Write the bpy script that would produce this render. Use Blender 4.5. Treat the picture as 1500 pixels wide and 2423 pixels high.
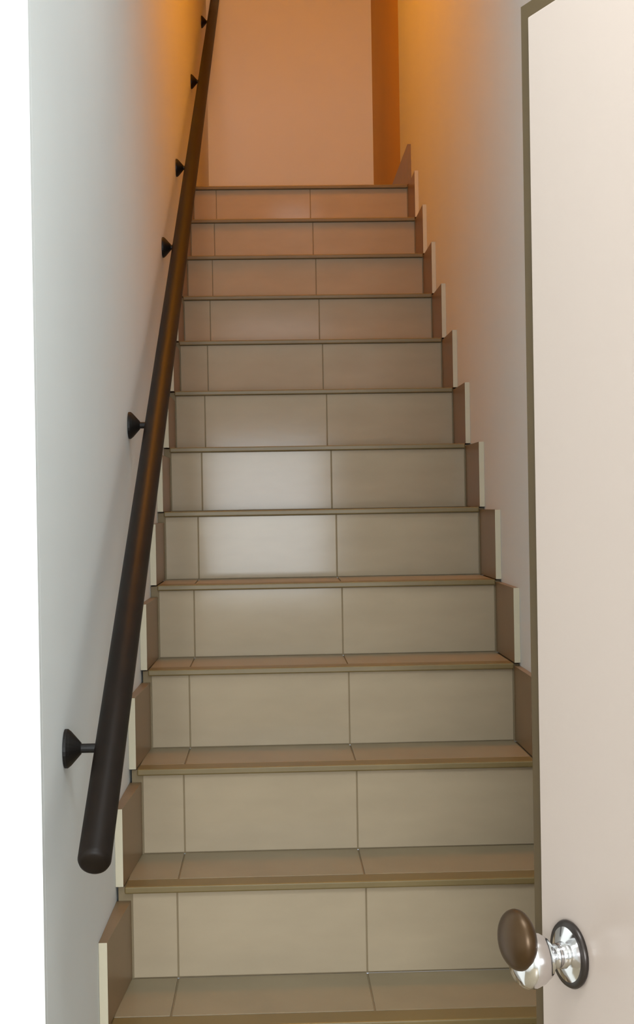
import bpy, bmesh, math, random
from mathutils import Vector, Matrix
random.seed(7)
for o in list(bpy.data.objects):
    bpy.data.objects.remove(o)
S = bpy.context.scene
COL = S.collection

# ------------------------------------------------------------------ camera
EYE = 1.526
YAW, PITCH, ROLL = 0.03178, -0.00536, -0.01633
FPX = 3400.0
cam_d = bpy.data.cameras.new('camera')
cam = bpy.data.objects.new('camera', cam_d)
COL.objects.link(cam)
cam_d.sensor_fit = 'VERTICAL'
cam_d.sensor_height = 36.0
cam_d.lens = FPX * 36.0 / 2423.0
cam_d.clip_start = 0.02
fw = Vector((math.sin(YAW) * math.cos(PITCH), math.cos(YAW) * math.cos(PITCH), math.sin(PITCH)))
rt = Vector((math.cos(YAW), -math.sin(YAW), 0))
up = rt.cross(fw)
c_, s_ = math.cos(ROLL), math.sin(ROLL)
rr, uu = rt * c_ + up * s_, up * c_ - rt * s_
M = Matrix((rr, uu, -fw)).transposed().to_4x4()
M.translation = (0, 0, EYE)
cam.matrix_world = M
S.camera = cam

# ------------------------------------------------------------------ world, lights, exposure
w = bpy.data.worlds.new('world')
S.world = w
w.use_nodes = True
w.node_tree.nodes['Background'].inputs[0].default_value = (0.75, 0.85, 1.0, 1)
w.node_tree.nodes['Background'].inputs[1].default_value = 0.6
S.view_settings.view_transform = 'Standard'
S.view_settings.look = 'None'
S.view_settings.gamma = 1.0
S.view_settings.use_curve_mapping = False
S.view_settings.exposure = 0.14


def light(name, kind, loc, energy, color, **kw):
    d = bpy.data.lights.new(name, kind)
    d.energy = energy
    d.color = color
    for k, v in kw.items():
        setattr(d, k, v)
    o = bpy.data.objects.new(name, d)
    o.location = loc
    COL.objects.link(o)
    return o


WX0, WX1, WZ0, WZ1, WY = -0.48, 0.42, 0.90, 2.05, -2.0
win = light('window_daylight', 'AREA', ((WX0 + WX1) / 2, WY - 0.02, (WZ0 + WZ1) / 2), 116, (0.88, 0.95, 1.0),
            shape='RECTANGLE', size=WX1 - WX0, size_y=WZ1 - WZ0)
win.rotation_euler = (math.radians(90), 0, 0)           # shines towards +Y
hall = light('hall_fill', 'AREA', (0.06, 0.95, 2.66), 18.5, (0.86, 0.95, 1.0), shape='DISK', size=0.7)  # added fill out of view, brightens the door and near walls
foot = light('stair_foot_fill', 'AREA', (0.18, 2.36, 3.43), 5.5, (0.90, 0.97, 1.0), shape='DISK', size=0.3)  # added cool fill disc, lifts the lower stair walls and treads
lamp = light('stair_lamp', 'POINT', (0.10, 4.7, 5.1), 57, (1.0, 0.335, 0.01), shadow_soft_size=0.12)


# ------------------------------------------------------------------ materials
def mat(name, col, rough=0.5, spec=0.5, metal=0.0, var=0.0, scale=4.0, bump=0.0, bscale=60.0, coat=0.0, stretch=(1, 1, 1)):
    m = bpy.data.materials.new(name)
    m.use_nodes = True
    nt = m.node_tree
    b = nt.nodes['Principled BSDF']
    b.inputs['Roughness'].default_value = rough
    b.inputs['Specular IOR Level'].default_value = spec
    b.inputs['Metallic'].default_value = metal
    b.inputs['Coat Weight'].default_value = coat
    b.inputs['Base Color'].default_value = (*col, 1)
    tc = nt.nodes.new('ShaderNodeTexCoord')
    mp = nt.nodes.new('ShaderNodeMapping')
    mp.inputs['Scale'].default_value = stretch
    nt.links.new(tc.outputs['Object'], mp.inputs['Vector'])
    if var:
        n = nt.nodes.new('ShaderNodeTexNoise')
        n.inputs['Scale'].default_value = scale
        n.inputs['Detail'].default_value = 5
        nt.links.new(mp.outputs[0], n.inputs['Vector'])
        r = nt.nodes.new('ShaderNodeValToRGB')
        r.color_ramp.elements[0].position = 0.3
        r.color_ramp.elements[1].position = 0.7
        r.color_ramp.elements[0].color = (*[max(0, c * (1 - var)) for c in col], 1)
        r.color_ramp.elements[1].color = (*[min(1, c * (1 + var)) for c in col], 1)
        nt.links.new(n.outputs['Fac'], r.inputs['Fac'])
        nt.links.new(r.outputs['Color'], b.inputs['Base Color'])
    if bump:
        n2 = nt.nodes.new('ShaderNodeTexNoise')
        n2.inputs['Scale'].default_value = bscale
        nt.links.new(mp.outputs[0], n2.inputs['Vector'])
        bp = nt.nodes.new('ShaderNodeBump')
        bp.inputs['Strength'].default_value = bump
        bp.inputs['Distance'].default_value = 0.003
        nt.links.new(n2.outputs['Fac'], bp.inputs['Height'])
        nt.links.new(bp.outputs['Normal'], b.inputs['Normal'])
    return m


def hx(h):
    v = [int(h[i:i + 2], 16) / 255 for i in (0, 2, 4)]
    return tuple(x / 12.92 if x <= 0.04045 else ((x + 0.055) / 1.055) ** 2.4 for x in v)


M_WALL = mat('white_wall_paint', hx('e5e6e4'), 0.75, 0.25, var=0.015, scale=2, bump=0.05)
M_OCHRE = mat('ochre_wall', hx('d4a94f'), 0.7, 0.3, var=0.03, scale=2, bump=0.05)  # ochre base colour for the wall stretch beside the landing
M_CEIL = mat('ceiling_paint', hx('eceae4'), 0.8, 0.2)
M_FLOOR = mat('hall_floor', hx('9a8c74'), 0.4, 0.5, var=0.08, scale=5)
M_RISER = mat('riser_tile_glaze', hx('a9987f'), 0.11, 0.09, var=0.05, scale=5, bump=0.02, bscale=9, stretch=(1, 1, 3))
M_TREAD = mat('tread_tile_glaze', hx('8e8066'), 0.4, 0.4, var=0.08, scale=6)
M_NOSE = mat('nosing_tile_glaze', hx('76633c'), 0.4, 0.4, var=0.08, scale=6)
M_SKIRT = mat('skirting_tile_glaze', hx('83694a'), 0.35, 0.4, var=0.07, scale=6)
M_EDGE = mat('cream_tile_edge', hx('c8bda4'), 0.6, 0.3)
M_GROUT = mat('grout', hx('8a795e'), 0.85, 0.2)
M_RAIL = mat('dark_stained_wood', hx('170e07'), 0.48, 0.22, var=0.25, scale=9, stretch=(6, 1, 6))
M_IRON = mat('black_iron', hx('120e0b'), 0.5, 0.3)
M_DOOR = mat('cream_door_paint', hx('b0a095'), 0.32, 0.3, var=0.012, scale=1.5)
M_LIP = mat('brown_door_lip', hx('4c3c22'), 0.5, 0.3, var=0.1, scale=8)
M_CHROME = mat('chrome', (0.78, 0.77, 0.78), 0.12, 0.5, metal=1.0)
M_KNOB_CAP = mat('dark_knob_face', hx('443019'), 0.36, 0.4, metal=0.5)
M_DARK = mat('dark_rose_rim', hx('3a332f'), 0.3, 0.5, metal=0.6)


# ------------------------------------------------------------------ helpers
def link(name, bm, mats, parent=None, smooth=False):
    me = bpy.data.meshes.new(name)
    bmesh.ops.recalc_face_normals(bm, faces=bm.faces[:])
    if smooth:
        for f in bm.faces:
            f.smooth = True
    bm.to_mesh(me)
    bm.free()
    for m in (mats if isinstance(mats, (list, tuple)) else [mats]):
        me.materials.append(m)
    o = bpy.data.objects.new(name, me)
    COL.objects.link(o)
    if parent:
        o.parent = parent
    return o


def box(bm, x0, x1, y0, y1, z0, z1, bev=0.0):
    t = bmesh.new() if bev else bm
    v = [t.verts.new((x, y, z)) for x in (x0, x1) for y in (y0, y1) for z in (z0, z1)]
    for q in ((0, 1, 3, 2), (4, 6, 7, 5), (0, 4, 5, 1), (2, 3, 7, 6), (0, 2, 6, 4), (1, 5, 7, 3)):
        t.faces.new([v[i] for i in q])
    if bev:
        bmesh.ops.bevel(t, geom=t.edges[:], offset=bev, segments=2, affect='EDGES', profile=0.5)
        me = bpy.data.meshes.new('tmp')
        t.to_mesh(me)
        t.free()
        bm.from_mesh(me)
        bpy.data.meshes.remove(me)
    return bm


def lathe(bm, prof, origin, axis, seg=32):
    """prof: list of (distance along axis, radius)."""
    a = Vector(axis).normalized()
    h = Vector((0, 0, 1)) if abs(a.z) < 0.9 else Vector((1, 0, 0))
    u = a.cross(h).normalized()
    v = a.cross(u)
    o = Vector(origin)
    rings = []
    for d, r in prof:
        if r < 1e-6:
            rings.append([bm.verts.new(o + a * d)])
        else:
            rings.append([bm.verts.new(o + a * d + (u * math.cos(2 * math.pi * k / seg) + v * math.sin(2 * math.pi * k / seg)) * r)
                          for k in range(seg)])
    for A, B in zip(rings, rings[1:]):
        for k in range(seg):
            k2 = (k + 1) % seg
            if len(A) == 1 and len(B) == 1:
                continue
            if len(A) == 1:
                bm.faces.new([A[0], B[k], B[k2]])
            elif len(B) == 1:
                bm.faces.new([A[k], B[0], A[k2]])
            else:
                bm.faces.new([A[k], B[k], B[k2], A[k2]])
    return bm


def empty(name, loc, parent=None):
    o = bpy.data.objects.new(name, None)
    o.empty_display_size = 0.1
    o.location = loc
    COL.objects.link(o)
    if parent:
        o.parent = parent
    return o


def structure(name, bm, m, label, parent=None):
    o = link(name, bm, m, parent)
    o['kind'] = 'structure'
    o['label'] = label
    return o


# ------------------------------------------------------------------ measures
XL, XR = -0.2982, 0.583            # between the skirting tiles
TK = 0.014                          # skirting thickness
TKL = 0.016
WL, WR = XL - TKL, XR + TK           # wall faces
T, R = 0.27, 0.1889                 # going and rise
Y1 = 2.9197 - 3 * T                 # nosing of the first step
NST = 15
YN = [Y1 + i * T for i in range(NST + 1)]
YEND = 8.01
YTURN = 6.36
HT = 5.4
HALL = 2.06
FLARE = [0.020, 0.019, 0.017, 0.014, 0.0105, 0.006, 0.002]    # the left wall leans out a little towards the hall
TOP = NST * R

# ------------------------------------------------------------------ setting


def wall_x(y):
    t = (y - Y1) / T
    for a in range(6):
        if t <= a + 1:
            return WL - FLARE[a] - (FLARE[a + 1] - FLARE[a]) * (t - a)
    return WL - FLARE[6]


bm = bmesh.new()
pts = [(WL - 0.15, HALL + 0.02)] + [(wall_x(y), y) for y in [HALL + 0.02] + [Y1 + T * a for a in range(1, 7)] + [YEND]] + [(WL - 0.15, YEND)]
lo, hi = [bm.verts.new((*p, 0)) for p in pts], [bm.verts.new((*p, HT)) for p in pts]
bm.faces.new(lo)
bm.faces.new(hi)
for a in range(len(pts)):
    b = (a + 1) % len(pts)
    bm.faces.new((lo[a], lo[b], hi[b], hi[a]))
structure('wall_left', bm, M_WALL, 'white left wall of the stairwell behind the dark handrail')
structure('wall_front', box(bmesh.new(), -1.9, wall_x(HALL), HALL, HALL + 0.02, 0, 2.7), M_WALL, 'bright white hall wall left of the stair opening')
structure('wall_right', box(bmesh.new(), WR, WR + 0.12, HALL, YTURN, 0, HT), M_WALL, 'white right wall of the stairwell above the stepped skirting')
structure('wall_landing', box(bmesh.new(), WR + 0.004, WR + 0.12, YTURN, YEND, TOP - 0.2, HT), M_OCHRE, 'ochre strip of wall beside the top landing')
structure('wall_back', box(bmesh.new(), WL - 0.12, WR + 0.12, YEND, YEND + 0.12, TOP - 0.2, HT), M_WALL, 'plain wall at the head of the stairs')
structure('ceiling', box(bmesh.new(), WL - 0.12, WR + 0.12, HALL - 0.1, YEND + 0.12, HT, HT + 0.1), M_CEIL, 'stairwell ceiling')
structure('lamp_shield_slab', box(bmesh.new(), WL - 0.034, WR - 0.001, HALL + 0.02, 3.8, 3.45, 3.55), M_CEIL, 'added slab out of view, shielding the foot of the stairs from the lamp')  # added unseen slab: backs the fill disc, keeps warm lamp light off the foot
structure('wall_head', box(bmesh.new(), -2.0, WR + 0.12, HALL - 0.1, HALL, 2.7005, HT), M_WALL, 'wall over the stair opening')
structure('floor', box(bmesh.new(), -1.9, WR + 0.12, -2.0, Y1 + 0.012, -0.1, 0), M_FLOOR, 'hall floor before the first step')
structure('floor_landing', box(bmesh.new(), WL, WR, YN[14] + T + 0.012, YEND, TOP - 0.15, TOP), M_TREAD, 'tiled floor of the top landing')
structure('ceiling_hall', box(bmesh.new(), -2.0, WR + 0.12, -2.1, HALL - 0.1, 2.7, 2.8), M_CEIL, 'hall ceiling')
structure('wall_hall_left', box(bmesh.new(), -2.0, -1.9, -2.1, HALL + 0.02, 0, 2.7), M_WALL, 'left wall of the hall')
bm = bmesh.new()
box(bm, -1.9, WX0, WY - 0.1, WY, 0, 2.7)
box(bm, WX1, 0.72, WY - 0.1, WY, 0, 2.7)
box(bm, WX0, WX1, WY - 0.1, WY, 0, WZ0)
box(bm, WX0, WX1, WY - 0.1, WY, WZ1, 2.7)
structure('wall_hall_back', bm, M_WALL, 'hall wall with a window')
bm = bmesh.new()
for a in ((WX0, WX0 + .04, WZ0, WZ1), (WX1 - .04, WX1, WZ0, WZ1), (WX0 + .04, WX1 - .04, WZ0, WZ0 + .04), (WX0 + .04, WX1 - .04, WZ1 - .04, WZ1)):
    box(bm, a[0], a[1], WY - 0.015, WY + 0.02, a[2], a[3])
structure('window_1', bm, M_CEIL, 'white framed window of the hall')
DH0, DH1 = 0.80, 1.62               # doorway in the hall's right wall
HR = 0.61
bm = bmesh.new()
box(bm, HR, HR + 0.1, -2.0, DH0, 0, 2.7)
box(bm, HR, HR + 0.1, DH1, HALL, 0, 2.7)
box(bm, HR, HR + 0.1, DH0, DH1, 2.09, 2.7)
box(bm, HR + 0.35, HR + 0.4, DH0 - 0.1, DH1 + 0.1, 0, 2.3)
box(bm, HR + 0.1, HR + 0.4, DH0 - 0.1, DH0, 0, 2.3)
box(bm, HR + 0.1, HR + 0.4, DH1, DH1 + 0.1, 0, 2.3)
structure('wall_hall_right', bm, M_WALL, 'right wall of the hall with a doorway behind the open door')
o = structure('baseboard_right', box(bmesh.new(), WR - 0.014, WR, YN[14] + 0.001, YEND, TOP + 0.001, TOP + 0.165), M_SKIRT, 'brown tile baseboard along the top landing')

# ------------------------------------------------------------------ staircase
st = empty('staircase', ((XL + XR) / 2, Y1, 0))
st['label'] = 'straight flight of tiled steps with greyish beige risers and brown treads climbing between white walls'
st['category'] = 'staircase'
BASE = Vector(st.location)
JX = [XL + 0.002, -0.2045, 0.181, XR - 0.002]       # tile joints
G = 0.0013
cache = {}


def piece(name, key, build, mats, loc, parent):
    if key not in cache:
        o = link(name, build(), mats, parent)
        cache[key] = o.data
    else:
        o = bpy.data.objects.new(name, cache[key])
        COL.objects.link(o)
        o.parent = parent
    o.location = loc
    return o


def right_skirt(h):
    bm = bmesh.new()
    box(bm, -TK / 2, TK / 2, 0.001, T + 0.011, 0.001, h)
    bmesh.ops.recalc_face_normals(bm, faces=bm.faces[:])
    for f in bm.faces:
        if f.normal.y < -0.9:
            f.material_index = 1
    return bm


def left_skirt(y, fl, h):
    """skirting tile on the left: its near end follows the wall outwards"""
    bm = bmesh.new()
    y0, y1 = 0.001, T + 0.011
    q = [(XL - fl, y0), (XL, y1), (wall_x(y + y1) + .0005, y1), (wall_x(y + y0) + .0005, y0)]
    lo = [bm.verts.new((*p, 0.001)) for p in q]
    hi = [bm.verts.new((*p, h)) for p in q]
    bm.faces.new(lo)
    bm.faces.new(hi)
    for a in range(4):
        b = (a + 1) % 4
        f = bm.faces.new((lo[a], lo[b], hi[b], hi[a]))
        f.material_index = 1 if a == 3 else 0
    return bm


for i in range(NST):
    k = i + 1
    y, z = YN[i], k * R
    n = min(i, 6)
    fl = FLARE[n]
    stp = piece('step', 'step%d' % n, lambda: box(bmesh.new(), wall_x(y + T + .012) + .0005, WR - 0.001, 0.0145, T + 0.012, -R - 0.002, -0.003), M_GROUT,
                Vector((0, y, z)) - BASE, st)
    for j in range(3):
        a, b = JX[j] + G, JX[j + 1] - G
        a2 = a - (fl if j == 0 else 0)
        piece('tread_tile', 'tread%d.%d' % (j, n), lambda: box(bmesh.new(), a2, b, 0.062, T + 0.010, -0.013, 0.0, 0.0015), M_TREAD,
              (0, 0, random.uniform(-.0004, .0004)), stp)
        r_ = piece('riser_tile', 'riser%d' % j, lambda: box(bmesh.new(), a, b, 0.012, 0.024, -R + 0.001, -0.0145, 0.0015), M_RISER,
                   (0, random.uniform(-.0005, .0005), 0), stp)
        if j != 1:
            r_.rotation_euler = (random.uniform(-.001, .001), 0, 0)
    piece('nosing', 'nosing%d' % n, lambda: box(bmesh.new(), JX[0] - fl, JX[3], 0.0, 0.059, -0.014, 0.0005, 0.003), M_NOSE, (0, 0, 0), stp)
    if i < NST - 1:
        piece('skirting_tile', 'skr', lambda: right_skirt(R * 0.965), [M_SKIRT, M_EDGE], Vector((XR + TK / 2 - .0003, y, z)) - BASE, st)
        piece('skirting_tile', 'skl%d' % n, lambda: left_skirt(y, fl, R * 0.84), [M_SKIRT, M_EDGE], Vector((0, y, z)) - BASE, st)

# ------------------------------------------------------------------ handrail
RX, RY0, RZ0 = -0.262, 2.062, EYE - 0.5096
SL = 0.563
RY1 = 7.97
hr = empty('handrail', (RX, RY0, RZ0))
hr['label'] = 'dark brown round wooden handrail on iron brackets along the left wall'
hr['category'] = 'handrail'
d = Vector((0, 1, SL)).normalized()
L = (RY1 - RY0) / d.y
RR = 0.0243
prof = [(0, 0), (0, RR * 0.72), (0.003, RR * 0.9), (0.009, RR)] + [(L * q / 12, RR) for q in range(1, 12)] + [(L - 0.009, RR), (L - .002, RR * .85), (L, 0)]
link('rail', lathe(bmesh.new(), prof, (0, 0, 0), d, 32), M_RAIL, hr, smooth=True)
for yb in (2.29, 3.30, 4.36, 5.09, 6.22, 7.35):
    loc = Vector((0, yb - RY0, (yb - RY0) * SL))
    ln = RX - wall_x(yb)                                    # rail centre to wall
    key = 'br'
    b = piece('bracket', 'bracket%.2f' % yb, lambda: lathe(bmesh.new(), [(0.012, 0), (0.012, .0075), (ln - 0.016, .0075), (ln - 0.016, 0)], (0, 0, 0), (-1, 0, 0), 16), M_IRON, loc, hr)
    piece('rosette', 'rosette%.2f' % yb, lambda: lathe(bmesh.new(), [(ln - 0.026, 0), (ln - 0.026, .009), (ln - 0.018, .018), (ln - 0.010, .027), (ln - .005, .031), (ln - 0.0005, .031), (ln - .0005, 0)], (0, 0, 0), (-1, 0, 0), 28), M_IRON, (0, 0, 0), b)

# ------------------------------------------------------------------ door
ANG = math.radians(19.5)
FE = Vector((0.2915, 1.58, 0))                      # foot of the free edge, visible face
dv = Vector((math.sin(ANG), -math.cos(ANG), 0))     # from free edge to hinge
nv = Vector((-math.cos(ANG), -math.sin(ANG), 0))    # visible face normal
DL = 0.80
door = empty('door_1', FE)
door.rotation_euler = (0, 0, math.atan2(dv.y, dv.x))   # local +X runs to the hinge
door['label'] = 'cream white door standing open on the right'
door['kind'] = 'structure'
DT = EYE + 0.5335
# local -Y or +Y is the visible side: rotate nv into local space
ny = (Matrix.Rotation(-door.rotation_euler.z, 3, 'Z') @ nv).y
sg = 1 if ny > 0 else -1
yy = sorted((0.0, -sg * 0.036))
link('door_leaf', box(bmesh.new(), 0, DL, yy[0], yy[1], 0.012, DT, 0.0015), M_DOOR, door)
y2 = sorted((-sg * 0.006, -sg * 0.036))
bm = bmesh.new()
box(bm, -0.025, -0.0002, y2[0], y2[1], 0.012, DT + 0.020)
box(bm, -0.0002, DL, y2[0], y2[1], DT + 0.0002, DT + 0.020)
o = link('edge_band', bm, M_LIP, door)
o['label'] = 'brown wooden band along the door edge'
KZ = EYE - 0.484
KS = 0.062
A = (0, sg, 0)
kn = link('door_knob', lathe(bmesh.new(), [(0.004, 0), (.004, .016), (.018, .013), (.026, .014), (.032, .022), (.040, .027), (.050, .030), (.058, .029), (.064, .024), (.066, .012), (.066, 0)], (0, 0, 0), A, 32), M_CHROME, door, True)
kn.location = (KS, 0, KZ)
kn['label'] = 'round chrome door knob'
link('rose', lathe(bmesh.new(), [(0.0002, 0), (.0002, .035), (.003, .036), (.006, .034), (.0065, .029)], (0, 0, 0), A, 40), M_DARK, kn, True)
link('rose_plate', lathe(bmesh.new(), [(.0062, .0295), (.009, .022), (.011, .015), (.011, 0)], (0, 0, 0), A, 40), M_CHROME, kn, True)
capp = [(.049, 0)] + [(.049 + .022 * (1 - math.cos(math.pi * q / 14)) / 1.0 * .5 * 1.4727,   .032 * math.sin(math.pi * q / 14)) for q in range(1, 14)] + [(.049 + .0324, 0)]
cp = link('knob_cap', lathe(bmesh.new(), capp, (0, 0, 0.023), A, 36), M_KNOB_CAP, kn, True)  # cap coloured dark brown all over, set above the knob axis
cp['label'] = 'dark brown rounded cap of the knob'
